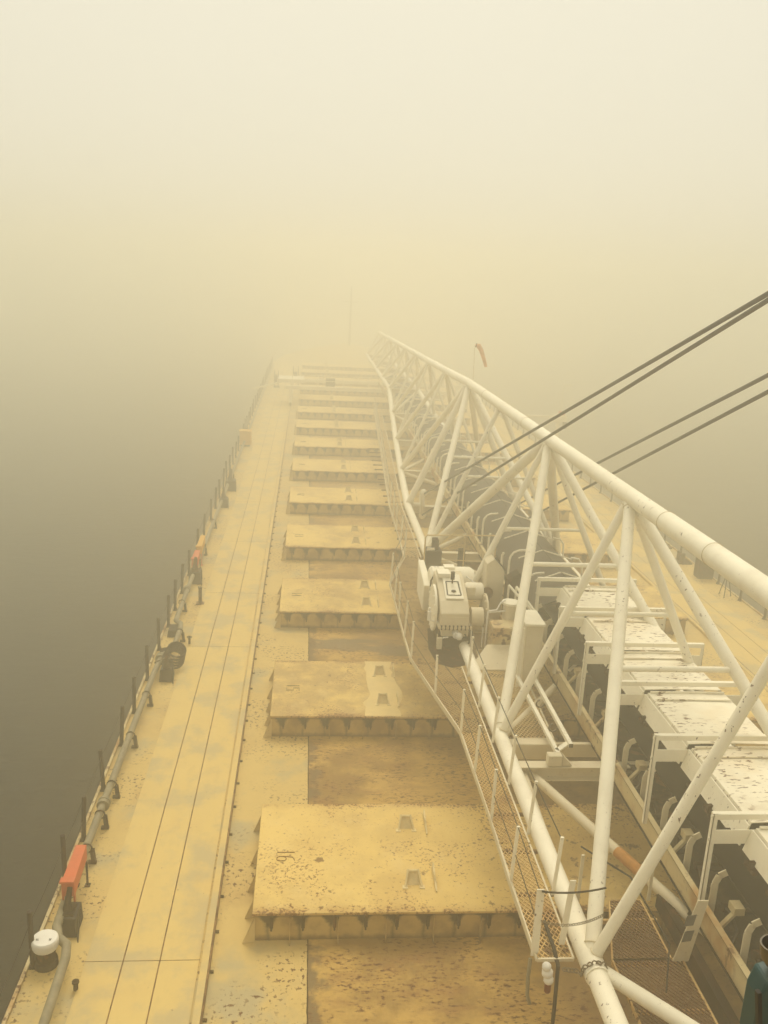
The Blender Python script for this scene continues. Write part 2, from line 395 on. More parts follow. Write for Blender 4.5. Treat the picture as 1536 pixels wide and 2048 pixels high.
for i in range(1, NH):
    c = proto.copy(); col.objects.link(c)
    for ch in pk:
        q = ch.copy(); col.objects.link(q); q.parent = c
        for gc in sub[ch.name]:
            if i > 8 and not gc.name.startswith('lifting_lug'): continue
            e = gc.copy(); col.objects.link(e); e.parent = q
    hatches.append(c)
for i, h in enumerate(hatches):
    h.location = (HX0, Y0+PITCH*i, 0)
    num = 16-i
    lab = {0: 'nearest hatch, rust speckled buff cover carrying the weld bead number 16', 1: 'second nearest hatch, browner cover with pale strip between its lugs and number 15',
           2: 'third hatch from the camera, cover numbered 14, ahead of the dark wet patch', 3: 'fourth hatch from the camera, cleaner pale cover numbered 13, level with the gearbox'}.get(i)
    if not lab: lab = '%s hatch from the camera, pale cover numbered %d %s' % (ords[i], num, 'softened by haze' if i < 8 else 'nearly lost in fog')
    h['label'] = lab
    cvr = [k_ for k_ in kids(h) if k_.name.startswith('cover')][0]; cvr['dirt'] = {1: 1.0, 2: .35, 0: .12}.get(i, 0.0)
    if i < 10:
        d_ = digits(str(num)).build('hatch_number', 'weld' if i == 0 else 'bead', [k_ for k_ in kids(h) if k_.name.startswith('cover')][0]); d_.location = (.36, 1.80, .603)

q = MB(); random.seed(3); L_ = []; R_ = []
for i in range(15):                                                  # fresh paint strip between the lugs of the second hatch
    y = .05+i*.24; L_.append((2.58+random.uniform(-.06, .06)-(.12 if i < 4 else 0), y, .6015)); R_.append((3.36+random.uniform(-.07, .07)+(.16 if 3 < i < 8 else 0), y, .6015))
q.add(L_+R_, [(i, i+15, i+16, i+1) for i in range(14)])
q.build('paint_strip', 'strip', [k_ for k_ in kids(hatches[1]) if k_.name.startswith('cover')][0])
# ------------------------------------------------------------------ port and starboard rails
def rail(name, label, x, ys, inward):
    t = thing(name, label, 'railing', (x, ys[0], 0))
    for i, y in enumerate(ys):
        ln = random.uniform(-.05, .05)
        p = MB().tube([(x, y, 0), (x+ln, y+ln*.6, random.uniform(1.0, 1.12))], [.050, .047], 8)
        st = keep(p.build('stanchion', 'post'), t)
        MB().box(x-.07, x+.07, y-.07, y+.07, 0, .02).beam((x, y, .2), (x+inward*.09, y, .0), .02, .03).build('foot_plate', 'darkrust', st)
    for z in (.45, .9):
        pts = []
        for a, b in zip(ys, ys[1:]):
            for k in range(4):
                u = k/4; pts.append((x, a+(b-a)*u, z-.05*4*u*(1-u)))
        keep(MB().tube(pts, .007, 5).build('hand_wire', 'rope'), t)
    return t
ys = [11.2, 13.13, 15.2, 16.64, 18.5, 20.5, 22.2, 24.2, 26.3, 28.2, 29.7, 31.4, 33.4, 36, 38.5, 41.4]
while ys[-1] < 112: ys.append(ys[-1]+2.1)
rail('guard_rail', 'rail of dark stanchions along the left deck edge beside the grey pipe', XL+.09, ys, 1)
ys = [24+1.95*i for i in range(45)]
rail('guard_rail', 'rail of dark stanchions along the right deck edge behind the boom', XR-.07, ys, -1)

# ------------------------------------------------------------------ deck pipe
pp = thing('deck_pipe', 'grey pipe running along the left deck edge with offset bends', 'pipe', (-3.9, 20, 0))
P = [(-3.66,8),(-3.72,12.0),(-3.74,12.95),(-3.80,13.25),(-3.98,13.42),(-4.08,13.7),(-4.1,14.4),(-4.1,18),(-4.1,23.9),(-4.06,25.2),(-3.82,25.6),(-3.8,27.2),(-3.86,27.7),(-4.05,27.95),(-4.06,31),(-4.05,60),(-4.05,112)]
keep(MB().tube([(x, y, .33) for x, y in P], .080, 12).build('pipe_run', 'pipe', smooth=True), pp)
for y in (11.2, 15.9, 17.05, 18.2, 20.4, 22.6, 27.0, 29.6, 32.5, 36, 40, 45, 50):
    x = -3.7 if y < 12.5 else (-3.8 if 25.6 < y < 27.3 else -4.08)
    q = MB().box(x+.02, x+.18, y-.05, y+.03, 0, .05).beam((x+.13, y, 0), (x+.10, y, .30), .07, .10).ring((x, y, .33), (0,1,0), .10, .016, 14, 5)
    keep(q.build('pipe_bracket', 'darkrust'), pp)
for y in (17.35, 24.9, 30.8):
    keep(MB().tube([(-4.09, y, .33), (-4.09, y+.10, .33)], .135, 14).tube([(-4.09, y+.13, .33), (-4.09, y+.2, .33)], .135, 14).build('flange', 'pipe', smooth=True), pp)

# white mushroom vent cap
vt = thing('vent', 'white round vent cap on a dark base at the left deck edge', 'vent', (-4.13, 13.18, 0))
q = MB()
prof = [(.02,.545),(.10,.545),(.12,.54),(.20,.538),(.218,.52),(.224,.48),(.218,.39),(.20,.35),(.16,.345)]
n = 24; vs = []; fs = []
for rr, z in prof:
    for j in range(n): vs.append((math.cos(2*math.pi*j/n)*rr, math.sin(2*math.pi*j/n)*rr, z))
for i in range(len(prof)-1):
    for j in range(n): fs.append((i*n+j, i*n+(j+1) % n, (i+1)*n+(j+1) % n, (i+1)*n+j))
fs.append(tuple(range(n))); q.add(vs, fs)
q.build('vent_cap', 'cap', vt, smooth=True)
MB().tube([(0,0,0),(0,0,.12),(0,0,.13),(0,0,.37)], [.20,.19,.16,.16], 16).build('vent_stem', 'darkrust', vt)
vc = bpy.data.objects['vent_cap']
for sx in (-.13, -.105, .09, .11): MB().beam((sx, -.03, .542), (sx+(.012 if sx < 0 else 0), -.075, .542), .012, .006).build('cap_mark', 'black', vc)
# orange covered box over the pipe
def pipe_cover(label, x, y, L, wd, mat, z0=.5, z1=.86):
    t = thing('pipe_cover', label, 'cover', (x, y, 0), 'painted covers on the left deck edge')
    q = MB().hexa([(-wd,0,z0),(wd,0,z0),(wd*.86,L,z0+.05),(-wd*.86,L,z0+.05),(-wd,0,z1-.05),(wd,0,z1-.05),(wd*.86,L,z1),(-wd*.86,L,z1)])
    q.box(-wd-.03, wd+.0, -.02, .12, z1-.09, z1-.04)
    q.build('cover_shell', mat, t, bevel=.012)
    for sx in (-1, 1):
        for yy in (.05, L-.06):
            MB().beam((sx*wd*.9, yy, 0), (sx*wd*.85, yy, z0+.02), .035, .035).box(sx*wd*.9-.05, sx*wd*.9+.05, yy-.05, yy+.05, 0, .02).build('leg', 'orange' if yy < .2 else 'darkrust', t)
    return t
pipe_cover('long bright orange cover over the pipe beside the white vent cap', -4.02, 14.25, 1.02, .115, 'orange')
pipe_cover('small faded orange cover on the left deck edge in mid distance', -4.06, 33.0, .95, .12, 'orange')
pipe_cover('pale yellow cover just beyond the small orange one', -4.08, 34.6, 1.4, .11, 'yellow')
# mooring chocks
def chock(label, x, y, s=1.0, low=False):
    t = thing('mooring_chock', label, 'mooring chock', (x, y, 0), 'black mooring chocks on the left deck edge')
    z = .22*s if low else .36*s
    q = MB().hexa([(-.2*s,0,0),(.17*s,0,0),(.17*s,.52*s,0),(-.2*s,.52*s,0),(-.17*s,.04,z),(.16*s,.04,z),(.15*s,.5*s,z),(-.17*s,.5*s,z)])
    q.build('chock_body', 'black', t, bevel=.015)
    if not low:
        MB().tube([(-.03,.25*s,z),(-.03,.27*s,z+.16*s),(-.03,.45*s,z+.34*s)], [.10*s,.06*s,.045*s], 10).box(-.1*s,.1*s,.1*s,.4*s,z,z+.03).build('chock_horn', 'darkrust', t)
        MB().prism([(.17*s,.0,0),(.21*s,-.12*s,0),(.17*s,.3*s,z)], (0,0,0), (.02,0,0)).build('side_plate', 'black', t)
    return t
chock('black iron mooring chock standing between vent cap and long orange cover', -3.95, 13.8, 1.0)
chock('black mooring chock under the coiled hose at the left edge', -3.78, 24.05, 1.0)
chock('low black mooring chock just past the coiled hose', -4.02, 27.3, 1.1, True)
chock('grey dark mooring chock in front of the small orange cover', -3.98, 32.4, 1.25)
chock('hazy mooring chock halfway along the left edge', -3.96, 43.7, 1.2)
chock('hazy mooring chock with tall stanchions beside it, farthest of the row', -3.92, 47.2, 1.5)
# hose coil
t = thing('coiled_hose', 'dark coiled hose heaped on a mooring chock by the left rail', 'hose', (-3.7, 24.9, 0))
q = MB()
for k in range(5): q.ring((.0+.02*k, .05*k, .33+.055*k), (.25, -.55, .8), .30-.012*k, .035, 22, 7)
q.build('hose_coil', 'rope', t, smooth=True)
MB().tube([(-.5,-.2,.30),(-.42,-.35,.42),(-.2,-.3,.50),(.05,-.2,.46),(.18,-.1,.5)], .022, 7).tube([(-.5,-.2,.30),(-.45,.0,.28),(-.3,.1,.35),(-.05,0,.38)], .022, 7).build('loose_end', 'chain', t, smooth=True)
t = thing('bollard', 'squat dark bollard just past the hose coil', 'bollard', (-4.0, 25.45, 0))
MB().tube([(0,0,0),(0,0,.3),(0,0,.32),(0,0,.40)], [.14,.13,.17,.16], 14).build('bollard_post', 'darkrust', t); MB().box(-.2,.2,-.22,.22,0,.03).build('base', 'black', t)
t = thing('deck_fitting', 'slim dark upright post on the deck beside the lane plates', 'post', (-3.55, 30.4, 0))
MB().tube([(0,0,0),(0,0,.55),(0,0,.62)], [.06,.06,.08], 10).build('post', 'darkrust', t); MB().box(-.14,.14,-.14,.14,0,.025).build('base_plate', 'seam', t)
t = thing('deck_fitting', 'tiny dark valve stub on the deck between pipe and lane', 'valve', (-3.47, 26.8, 0))
MB().tube([(0,0,0),(0,0,.24)], .035, 8).build('stem', 'darkrust', t); MB().ring((0,0,.24),(0,0,1),.07,.014,14,6).build('hand_wheel', 'darkrust', t)
t = thing('deck_fitting', 'tiny dark stub beside the pipe bend next to the white vent cap', 'valve', (-3.5, 12.6, 0))
MB().tube([(0,0,0),(0,0,.14)], .04, 8).build('stem', 'darkrust', t); MB().tube([(0,0,.14),(0,0,.17)], .06, 10).build('cap', 'darkrust', t)
t = thing('locker', 'hazy yellow locker far along the left deck edge', 'locker', (-4.0, 60.2, 0))
MB().box(-.38,.38,-.35,.35,.1,1.0).build('body', 'yellow', t, bevel=.05); MB().box(-.3,.3,-.3,.3,0,.1).build('base', 'black', t); MB().box(-.42,.42,-.39,.39,1.0,1.06).build('lid', 'yellow', t, bevel=.03)
# starboard fittings
t = thing('deck_box', 'brown box standing by the right rail', 'box', (16.75, 34.3, 0))
MB().box(-.33,.33,0,.5,.03,.85).build('body', 'darkrust', t, bevel=.02); MB().box(-.3,.3,.03,.47,0,.04).build('base', 'black', t); MB().box(-.36,.36,-.03,.53,.85,.9).build('lid', 'post', t)
t = thing('tripod_stand', 'small dark three legged stand by the right rail', 'stand', (16.65, 32.3, 0))
for a in (0, 2.1, 4.2): MB().tube([(.26*math.cos(a), .26*math.sin(a), 0), (.05*math.cos(a), .05*math.sin(a), .85)], .02, 6).build('leg', 'post', t)
MB().tube([(0,0,.82),(0,0,.92)], .09, 10).build('head', 'post', t)
for y, lb in ((36.6, 'dark low fitting left of the brown box by the right rail'), (38.9, 'second dark low fitting along the right rail'), (41.2, 'third dark low fitting along the right rail')):
    t = thing('fairlead', lb, 'fairlead', (16.7, y, 0), 'fairleads on the right deck edge')
    MB().box(-.3,.3,-.35,.35,0,.06).build('base', 'darkrust', t); MB().tube([(-.1,-.2,.06),(-.1,-.2,.45)], .1, 10).tube([(-.1,.2,.06),(-.1,.2,.45)], .1, 10).build('roller', 'darkrust', t)

# ------------------------------------------------------------------ the boom
XLc, XRc, ZC, L0, LP = 4.28, 9.05, 2.25, 10.5, 6.5
def T(k):
    y = L0+LP*k; z = 7.56-.004*(y-17) if y < 37 else 7.45-.026*(y-36.5)
    return Vector((6.50+.005*(y-17), y, z))
def Nn(k, side):
    y = L0+LP*k; u = 0 if k <= 4 else min(1, (k-4)/4.0)
    if side < 0: return Vector((XLc+.02*max(0, min(k, 4))+u*1.35, y, ZC+u*u*1.7))
    return Vector((XRc-u*1.35, y, ZC+u*u*1.7))
KN = 12
boom = thing('unloading_boom', 'long white tubular truss boom stretching over the hatches into the fog', 'boom', (6.5, 10.5, 2.25))
pts = [T(-2.0), T(1)+Vector((0,-1.9,0)), T(1)+Vector((0,-1.88,0))] + [T(1)] + [T(k) for k in range(2, KN+1)]
keep(MB().tube(pts, [.19,.19,.172,.172]+[.17]*(KN-1), 20).build('top_chord', 'white', smooth=True), boom)
for k in range(0, 4):
    c = T(k)+Vector((0, -1.9 if k == 1 else 2.6, 0)); keep(MB().ring(c, T(k+1)-T(k), .177 if k > 1 else .193, .005, 20, 5).build('weld_seam', 'stringer'), boom)
for s in (-1, 1):
    pts = [Nn(0, s)+Vector((0,-7,0))] + [Nn(k, s) for k in range(0, KN+1)]
    keep(MB().tube(pts, .15, 16).build('lower_chord', 'white', smooth=True), boom)
    c0 = Nn(0, s); 
    if s < 0: keep(MB().tube([c0+Vector((0,-.3,0)), c0+Vector((0,1.4,0))], .172, 16).build('chord_sleeve', 'white', smooth=True), boom)
    # members: (top, bottom, radius)
    mem = [(-1,-1,.08),(0,0,.085),(1,0,.115),(0,-1,.115),(1,1,.092),(2,1,.115),(2,2,.085),(2,3,.14),(3,3,.085),(4,3,.12),(4,4,.13),(4,5,.12)]
    for k in range(5, KN+1): mem.append((k, k, .07))
    for k in range(5, KN): mem.append((k, k+1, .11))
    for a, b, rr in mem:
        A, B = T(a), Nn(b, s); dd = (B-A).normalized()
        mbr = keep(MB().tube([A+dd*.12, B-dd*.05], rr, 14).build('post' if rr > .1 else 'brace', 'white', smooth=True), boom)
        if a <= 4 and b >= 0:
            la = .20/max(.25, math.sqrt(1-dd.y**2)); lb = .165/max(.25, math.sqrt(1-dd.y**2))
            MB().ring(A+dd*la, dd, rr+.003, .012, 16, 6).build('weld_bead', 'cream', mbr); MB().ring(B-dd*lb, dd, rr+.003, .012, 16, 6).build('weld_bead', 'cream', mbr)
# struts across the legs
def leg_pt(a, b, s, z):
    A, B = T(a), Nn(b, s); u = (A.z-z)/(A.z-B.z); return A+(B-A)*u
for a, b, z, rr in ((1,0,5.17,.055),(2,1,5.0,.055),(1,1,5.05,.05),(2,2,5.0,.045),(3,3,5.0,.045),(4,3,5.0,.05),(4,4,5.05,.05),(5,5,5.0,.045),(6,6,5.0,.045),(7,7,5.2,.045),(8,8,5.4,.045),(9,9,5.3,.045)):
    keep(MB().tube([leg_pt(a, b, -1, z), leg_pt(a, b, 1, z)], rr, 10).build('strut', 'white', smooth=True), boom)
# cross beams under the boom at the nodes, and lateral tubes
for k in range(1, KN+1):
    A, B = Nn(k, -1), Nn(k, 1); dy = -1.15 if k == 1 else 0
    q = MB(); y = A.y+dy; z = A.z-.02
    q.box(A.x, B.x, y-.13, y+.13, z, z+.02).box(A.x, B.x, y-.008, y+.008, z-.26, z).box(A.x, B.x, y-.13, y+.13, z-.28, z-.26)
    keep(q.build('cross_beam', 'cream'), boom)
    if k < KN:
        C = Nn(k+1, 1 if k % 2 else -1); A2 = A if k % 2 else B
        keep(MB().tube([A2+Vector((0,0,-.1)), C+Vector((0,0,-.1))], .085, 12).build('lateral_tube', 'cream', smooth=True), boom)
q = MB().box(4.45, 5.45, 16.62, 16.86, 1.9, 2.26); keep(q.build('box_beam', 'cream', bevel=.02), boom)
q = MB().box(5.45, 6.4, 16.70, 16.80, 1.92, 2.22); keep(q.build('box_beam', 'cream'), boom)
a0, a1 = Vector((4.72,15.9,2.0)), Vector((9.0,3.7,2.0)); a1 = a0+(Vector((6.21,11.92,2.0))-a0)*1.9
keep(MB().tube([a0, a1], .095, 14).build('lateral_tube', 'cream', smooth=True), boom)
b0 = a0+(a1-a0)*.335; b1 = a0+(a1-a0)*.44
pb = keep(MB().tube([b0, b1], .101, 14).build('primed_band', 'primer', smooth=True), boom); pb['label'] = 'orange primed length of bracing tube'
keep(MB().tube([(4.54,15.85,2.02), (4.36,12.9,2.12), (4.3,11.7,2.2)], .10, 14).build('lateral_tube', 'cream', smooth=True), boom)
keep(MB().tube([(4.28,10.42,2.25), (5.23,9.33,2.25), (9.0,5.0,2.25)], .105, 14).build('lateral_tube', 'white', smooth=True), boom)
# sheave brackets where the hoist wires land
for sx, x in ((-1, 4.72), (1, 8.7)):
    q = MB()
    for dx in (-.16, .16): q.prism([(x+dx, 36.3, 1.95), (x+dx, 36.75, 1.95), (x+dx, 36.8, 2.75), (x+dx, 36.3, 2.75)], (0,0,0), (.03,0,0))
    q.tube([(x-.3, 36.5, 2.3), (x+.3, 36.5, 2.3)], .08, 10)
    sh = keep(q.build('sheave_bracket', 'white'), boom)
    q = MB().tube([(x+.2, 36.5, 2.33), (x+.3, 36.5, 2.33)], .46, 24)
    keep(q.build('sheave', 'cream', smooth=True), boom)
    for z in (2.82, 1.84):
        keep(MB().ball((x+.28, 36.45, z), .16).build('wire_socket', 'white', smooth=True), boom)

# ------------------------------------------------------------------ gratings
def clip_line(poly, n, c):
    """points where the line n.p = c crosses a convex polygon"""
    out = []
    for (a, b) in zip(poly, poly[1:]+poly[:1]):
        da = n[0]*a[0]+n[1]*a[1]-c; db = n[0]*b[0]+n[1]*b[1]-c
        if da*db < 0:
            u = da/(da-db); out.append((a[0]+(b[0]-a[0])*u, a[1]+(b[1]-a[1])*u))
    return out if len(out) == 2 else None
def grating(polys, z, pitch=.07, wd=.012, ht=.012, ang=34):
    mb = MB()
    for poly in polys:
        for sg in (-1, 1):
            a = math.radians(90+sg*ang); n = (math.cos(a-math.pi/2), math.sin(a-math.pi/2)); n = (-math.sin(a), math.cos(a))
            cs = [n[0]*p[0]+n[1]*p[1] for p in poly]; c = math.floor(min(cs)/pitch)*pitch+.003
            while c < max(cs):
                e = clip_line(poly, n, c)
                if e: mb.beam((*e[0], z+sg*.003), (*e[1], z+sg*.003), wd, ht)
                c += pitch
    return mb
def edge(poly, z, wd=.03, ht=.05):
    mb = MB()
    for a, b in zip(poly, poly[1:]+poly[:1]): mb.beam((*a, z), (*b, z), wd, ht)
    return mb
cat = thing('catwalk', 'rusty mesh catwalk with thin stanchions along the left side of the boom', 'walkway', (3.8, 10.6, 2.2))
near = [[(3.52,10.62),(4.06,10.62),(4.06,13.3),(3.52,13.3)], [(3.52,13.34),(4.06,13.34),(4.06,17.2),(3.5,17.2)]]
mid = [[(3.5,17.24),(4.06,17.24),(4.06,21.0),(2.82,21.0)], [(2.82,21.04),(3.9,21.04),(3.9,26.6),(2.78,26.6)], [(2.78,26.64),(4.0,26.64),(4.0,29.4),(3.52,29.4)]]
far = [[(3.53,29.44),(4.1,29.44),(4.12,36.5),(3.6,36.5)], [(3.6,36.54),(4.12,36.54),(4.75,50),(4.25,50)], [(4.25,50.05),(4.75,50.05),(5.3,63.0),(4.75,63.0)]]
keep(grating(near, 2.2, .066, .016, .018).build('grating', 'grate'), cat)
keep(grating(mid, 2.2, .075, .022, .014).build('grating', 'grate_mid'), cat)
keep(grating(far, 2.2, .11, .02, .012).build('grating', 'grate_pale'), cat)
allp = near+mid+far
for side in (0, 1):
    q = MB()
    for p in allp: q.beam((*p[side], 2.19), (*p[3-side], 2.19), .03, .05)
    q.beam((*allp[0][0], 2.19), (*allp[0][1], 2.19), .03, .05) if side else None
    keep(q.build('edge_bar', 'cream'), cat)
for y in [11+1.1*i for i in range(36)]:
    x0 = 3.5 if y < 17 else (2.8 if 20 < y < 27 else 3.5); keep(MB().box(x0, 4.25, y-.02, y+.02, 2.10, 2.16).build('bearer', 'grate_dark'), cat)
Ledge = [(10.75,3.52),(12.3,3.5),(14.0,3.52),(15.6,3.5),(17.15,3.48),(18.9,3.16),(20.95,2.82),(22.4,2.8),(23.9,2.8),(25.3,2.8),(26.6,2.78),(29.4,3.5)]
while Ledge[-1][0] < 62:
    y = Ledge[-1][0]+1.75; x = 3.53+.07*(y-29.4)/7 if y < 36.5 else 3.6+(y-36.5)*.0445; Ledge.append((y, x))
tops = []
for i, (y, x) in enumerate(Ledge):
    dx = random.uniform(-.03, .05); tops.append((x+dx, y, 3.22))
    if i == 0: q = MB().beam((x, y, 2.15), (x-.01, y, 3.27), .11, .015, (0,1,0))
    else: q = MB().beam((x, y, 2.16), (x+dx, y, 3.24), .05, .035, (0,1,0))
    keep(q.build('stanchion', 'white'), cat)
inner = [(12.0,4.12),(13.6,4.1),(15.2,4.1),(16.8,4.1),(18.4,4.1),(20.0,4.12)]
itops = []
for y, x in inner:
    keep(MB().beam((x, y, 2.2), (x+.05, y, 3.25), .05, .035, (0,1,0)).build('stanchion', 'white'), cat); itops.append((x+.05, y, 3.2))
keep(MB().beam((3.96, 10.9, 2.2), (4.02, 10.9, 3.3), .09, .015, (0,1,0)).build('stanchion', 'white'), cat)
for dz in (0, -.5):
    keep(MB().tube([(a, b, c+dz) for a, b, c in tops], .008, 5).build('hand_wire', 'rope'), cat)
keep(MB().tube(itops, .010, 5).build('hand_wire', 'rope'), cat)
# toe board on the outer edge
q = MB()
for (y0, x0), (y1, x1) in zip(Ledge, Ledge[1:]): q.beam((x0-.03, y0, 2.24), (x1-.03, y1, 2.24), .012, .12)
keep(q.build('toe_board', 'cream'), cat)

plat = thing('service_platform', 'dark brown rusty mesh platform between lower chord and belt at the bottom right', 'platform', (5.2, 10, 2.0))
pol = [[(4.72,4),(5.78,4),(5.78,10.8),(4.72,10.8)], [(4.72,10.8),(5.62,10.8),(5.62,12.1),(5.1,12.1)]]
keep(grating(pol, 2.0, .058, .014, .018).build('grating', 'grate_dark'), plat)
q = MB()
for p in pol: e = edge(p, 1.99, .025, .05); q.add(e.v, e.f)
for y in [4.5+.9*i for i in range(9)]: q.box(4.72, 5.75, y-.02, y+.02, 1.9, 1.97)
keep(q.build('frame', 'grate'), plat)
for y, x in ((11.9, 4.5), (12.1, 5.75)): keep(MB().beam((x, y, 2.0), (x, y, 3.0), .05, .03, (0,1,0)).build('stanchion', 'cream'), plat)
keep(MB().prism([(5.62,10.75,2.0),(5.86,10.75,2.0),(6.02,10.75,3.05),(5.86,10.75,3.05)], (0,0,0), (0,.02,0)).build('hanger_plate', 'cream'), plat)
for z in (2.35, 2.62): keep(MB().prism([(5.70,10.74,z),(5.84,10.74,z+.02),(5.87,10.74,z+.2),(5.73,10.74,z+.18)], (0,0,0), (0,.006,0)).build('paint_patch', 'patch'), plat)
plat2 = thing('service_platform', 'pale worn mesh platform beside the gearbox under the crossing tubes', 'platform', (5.0, 19, 2.2))
pol = [[(4.62,16.95),(5.45,16.95),(5.62,21.6),(4.62,21.6)]]
keep(grating(pol, 2.2, .075, .014, .014).build('grating', 'grate_pale'), plat2); keep(edge(pol[0], 2.19, .04, .06).build('frame', 'cream'), plat2)
for y in (17.6, 18.9, 20.2): keep(MB().box(4.62, 5.5, y-.025, y+.025, 2.1, 2.16).build('bearer', 'grate_dark'), plat2)

# ------------------------------------------------------------------ conveyor
cv = thing('belt_conveyor', 'covered belt conveyor inside the boom with white lids near and bare dark belt beyond', 'conveyor', (7.45, 10, 2.3))
Y1c = 78
for x, lab in ((6.18, 1), (8.72, 0)):
    q = MB().box(x-.012, x+.012, 4, Y1c, 2.30, 2.62).box(x-.012, x+.09, 4, Y1c, 2.60, 2.622).box(x-.012, x+.09, 4, Y1c, 2.29, 2.31)
    keep(q.build('stringer', 'stringer'), cv)
keep(MB().box(6.20, 8.70, 4, 40, 2.18, 2.22).build('floor_pan', 'panfloor'), cv)
keep(MB().box(5.98, 6.12, 4, 12.3, 1.72, 2.0).build('lower_beam', 'darkrust'), cv)
def sheet(xs, zs, y0, y1, th=.03):
    n = len(xs); vs = [(x, y0, z) for x, z in zip(xs, zs)]+[(x, y1, z) for x, z in zip(xs, zs)]
    vs += [(x, y, z-th) for x, y, z in vs]; m2 = 2*n; fs = []
    for i in range(n-1):
        fs += [(i, i+1, n+i+1, n+i), (m2+i+1, m2+i, m2+n+i, m2+n+i+1), (i, m2+i, m2+i+1, i+1), (n+i+1, m2+n+i+1, m2+n+i, n+i)]
    fs += [(0, n, m2+n, m2), (n-1, m2+n-1, m2+2*n-1, 2*n-1)]
    return MB().add(vs, fs)
q = sheet([6.62,6.85,7.1,7.45,7.8,8.05,8.3], [3.0,2.84,2.72,2.68,2.72,2.84,3.0], 4, 23)
keep(q.build('belt', 'belt', smooth=True), cv)
q = sheet([6.45,6.75,7.1,7.55,8.0,8.35,8.62], [2.78,3.0,3.13,3.2,3.13,3.0,2.78], 23, Y1c)
bb = keep(q.build('belt', 'beltgrey', smooth=True), cv); bb['label'] = 'bare dusty grey belt hood beyond the white lids'
i0 = keep(MB().box(6.22, 6.7, 4.97, 5.03, 2.24, 2.34).beam((6.6, 5.0, 2.3), (6.6, 5.3, 2.5), .05, .05).tube([(6.55, 5.3, 2.5), (7.1, 5.3, 2.46)], .07, 8).build('idler_roller', 'darkrust'), cv)
for i in range(1, 18):
    c_ = i0.copy(); col.objects.link(c_); c_.location = i0.location+Vector((0, i, 0))
PY = [9.1, 11.19, 13.5, 15.6, 17.5, 19.6, 21.7]
for y in PY:
    q = MB()
    q.box(6.10, 6.17, y-.05, y-.04, 2.5, 4.22).box(6.10, 6.111, y-.05, y+.03, 2.5, 4.22)
    q.box(6.111, 8.72, y-.055, y-.043, 4.13, 4.22).box(6.111, 8.72, y-.043, y+.03, 4.208, 4.22)
    q.box(6.17, 6.78, y-.045, y-.033, 3.72, 3.95).box(8.32, 8.66, y-.045, y-.033, 3.72, 3.95)
    q.box(8.655, 8.72, y-.05, y-.04, 2.5, 4.13).box(8.71, 8.722, y-.05, y+.03, 2.5, 4.13)
    q.box(6.06, 6.10, y-.052, y-.04, 3.78, 3.82).box(6.06, 6.10, y-.052, y-.04, 4.16, 4.2)
    keep(q.build('portal_frame', 'white'), cv)
for i, y in enumerate([7.0]+PY[:-1]):
    y1 = ([7.0]+PY)[i+1]
    q = sheet([6.72,6.76,7.1,7.5,7.95,8.30,8.34], [3.80,4.005,4.015,4.02,4.015,4.005,3.90], y+.06, y1-.08, .012)
    q.box(6.80, 8.28, y1-.13, y1-.09, 4.02, 4.05)
    lid = keep(q.build('lid', 'chipped'), cv)
    q = MB().hexa([(6.62,y+.05,3.62),(6.64,y+.05,3.62),(6.64,y1-.05,3.62),(6.62,y1-.05,3.62),(6.72,y+.05,3.96),(6.74,y+.05,3.96),(6.74,y1-.05,3.96),(6.72,y1-.05,3.96)])
    q.build('side_skirt', 'white', lid)
    for k in range(3):
        yy = y+.35+.65*k; MB().box(6.56, 6.66, yy, yy+.06, 3.56, 3.68).box(6.58, 6.66, yy-.05, yy+.22, 3.50, 3.57).build('skirt_bracket', 'darkrust', lid)
    if y1 > 12: MB().box(6.80, 8.28, y1-.45, y1-.44, 4.03, 4.055).box(6.80, 8.28, y1-.44, y1-.40, 4.03, 4.034).build('lid_lip', 'chipped', lid)
random.seed(11)
for i in range(34):                                                  # spilled lumps along the pan
    y = 7.5+i*.45+random.uniform(-.2, .2); x = random.choice((6.3, 6.42, 6.5))+random.uniform(-.04, .06)
    q = MB().ball((x, y, 2.22), random.uniform(.05, .12), 7, 5, (1.2, random.uniform(1, 2.4), .8))
    q.v = [(a_+random.uniform(-.02, .02), b_+random.uniform(-.02, .02), c_+random.uniform(-.01, .015)) for a_, b_, c_ in q.v]
    keep(q.build('spilled_lump', 'panfloor'), cv)
for y in (8.6, 10.4, 12.2, 14.4, 16.5, 18.6):
    keep(MB().tube([(6.24, y, 2.5), (6.45, y+.2, 2.62), (6.6, y+.7, 2.55), (6.5, y+1.4, 2.42)], .018, 6).build('cable', 'black', smooth=True), cv)
    keep(MB().beam((6.25, y+.5, 2.35), (6.62, y+.55, 2.75), .07, .05).box(6.5, 6.66, y+.45, y+.65, 2.70, 2.82).build('idler_bracket', 'stringer'), cv)
yb = 8.2
while yb < 23:
    x = 6.36
    q = MB().beam((x, yb, 2.3), (x, yb, 2.95), .11, .02, (0,1,0))
    q.beam((x, yb, 2.95), (x+.05, yb, 3.08), .11, .02, (0,1,0)).beam((x+.05, yb, 3.08), (x+.16, yb, 3.14), .11, .02, (0,1,0))
    q.box(x-.012, x+.012, yb-.005, yb+.03, 2.3, 2.96)
    keep(q.build('guide_bar', 'cream'), cv); yb += 1.02+random.uniform(-.08, .08)
yb = 23.6
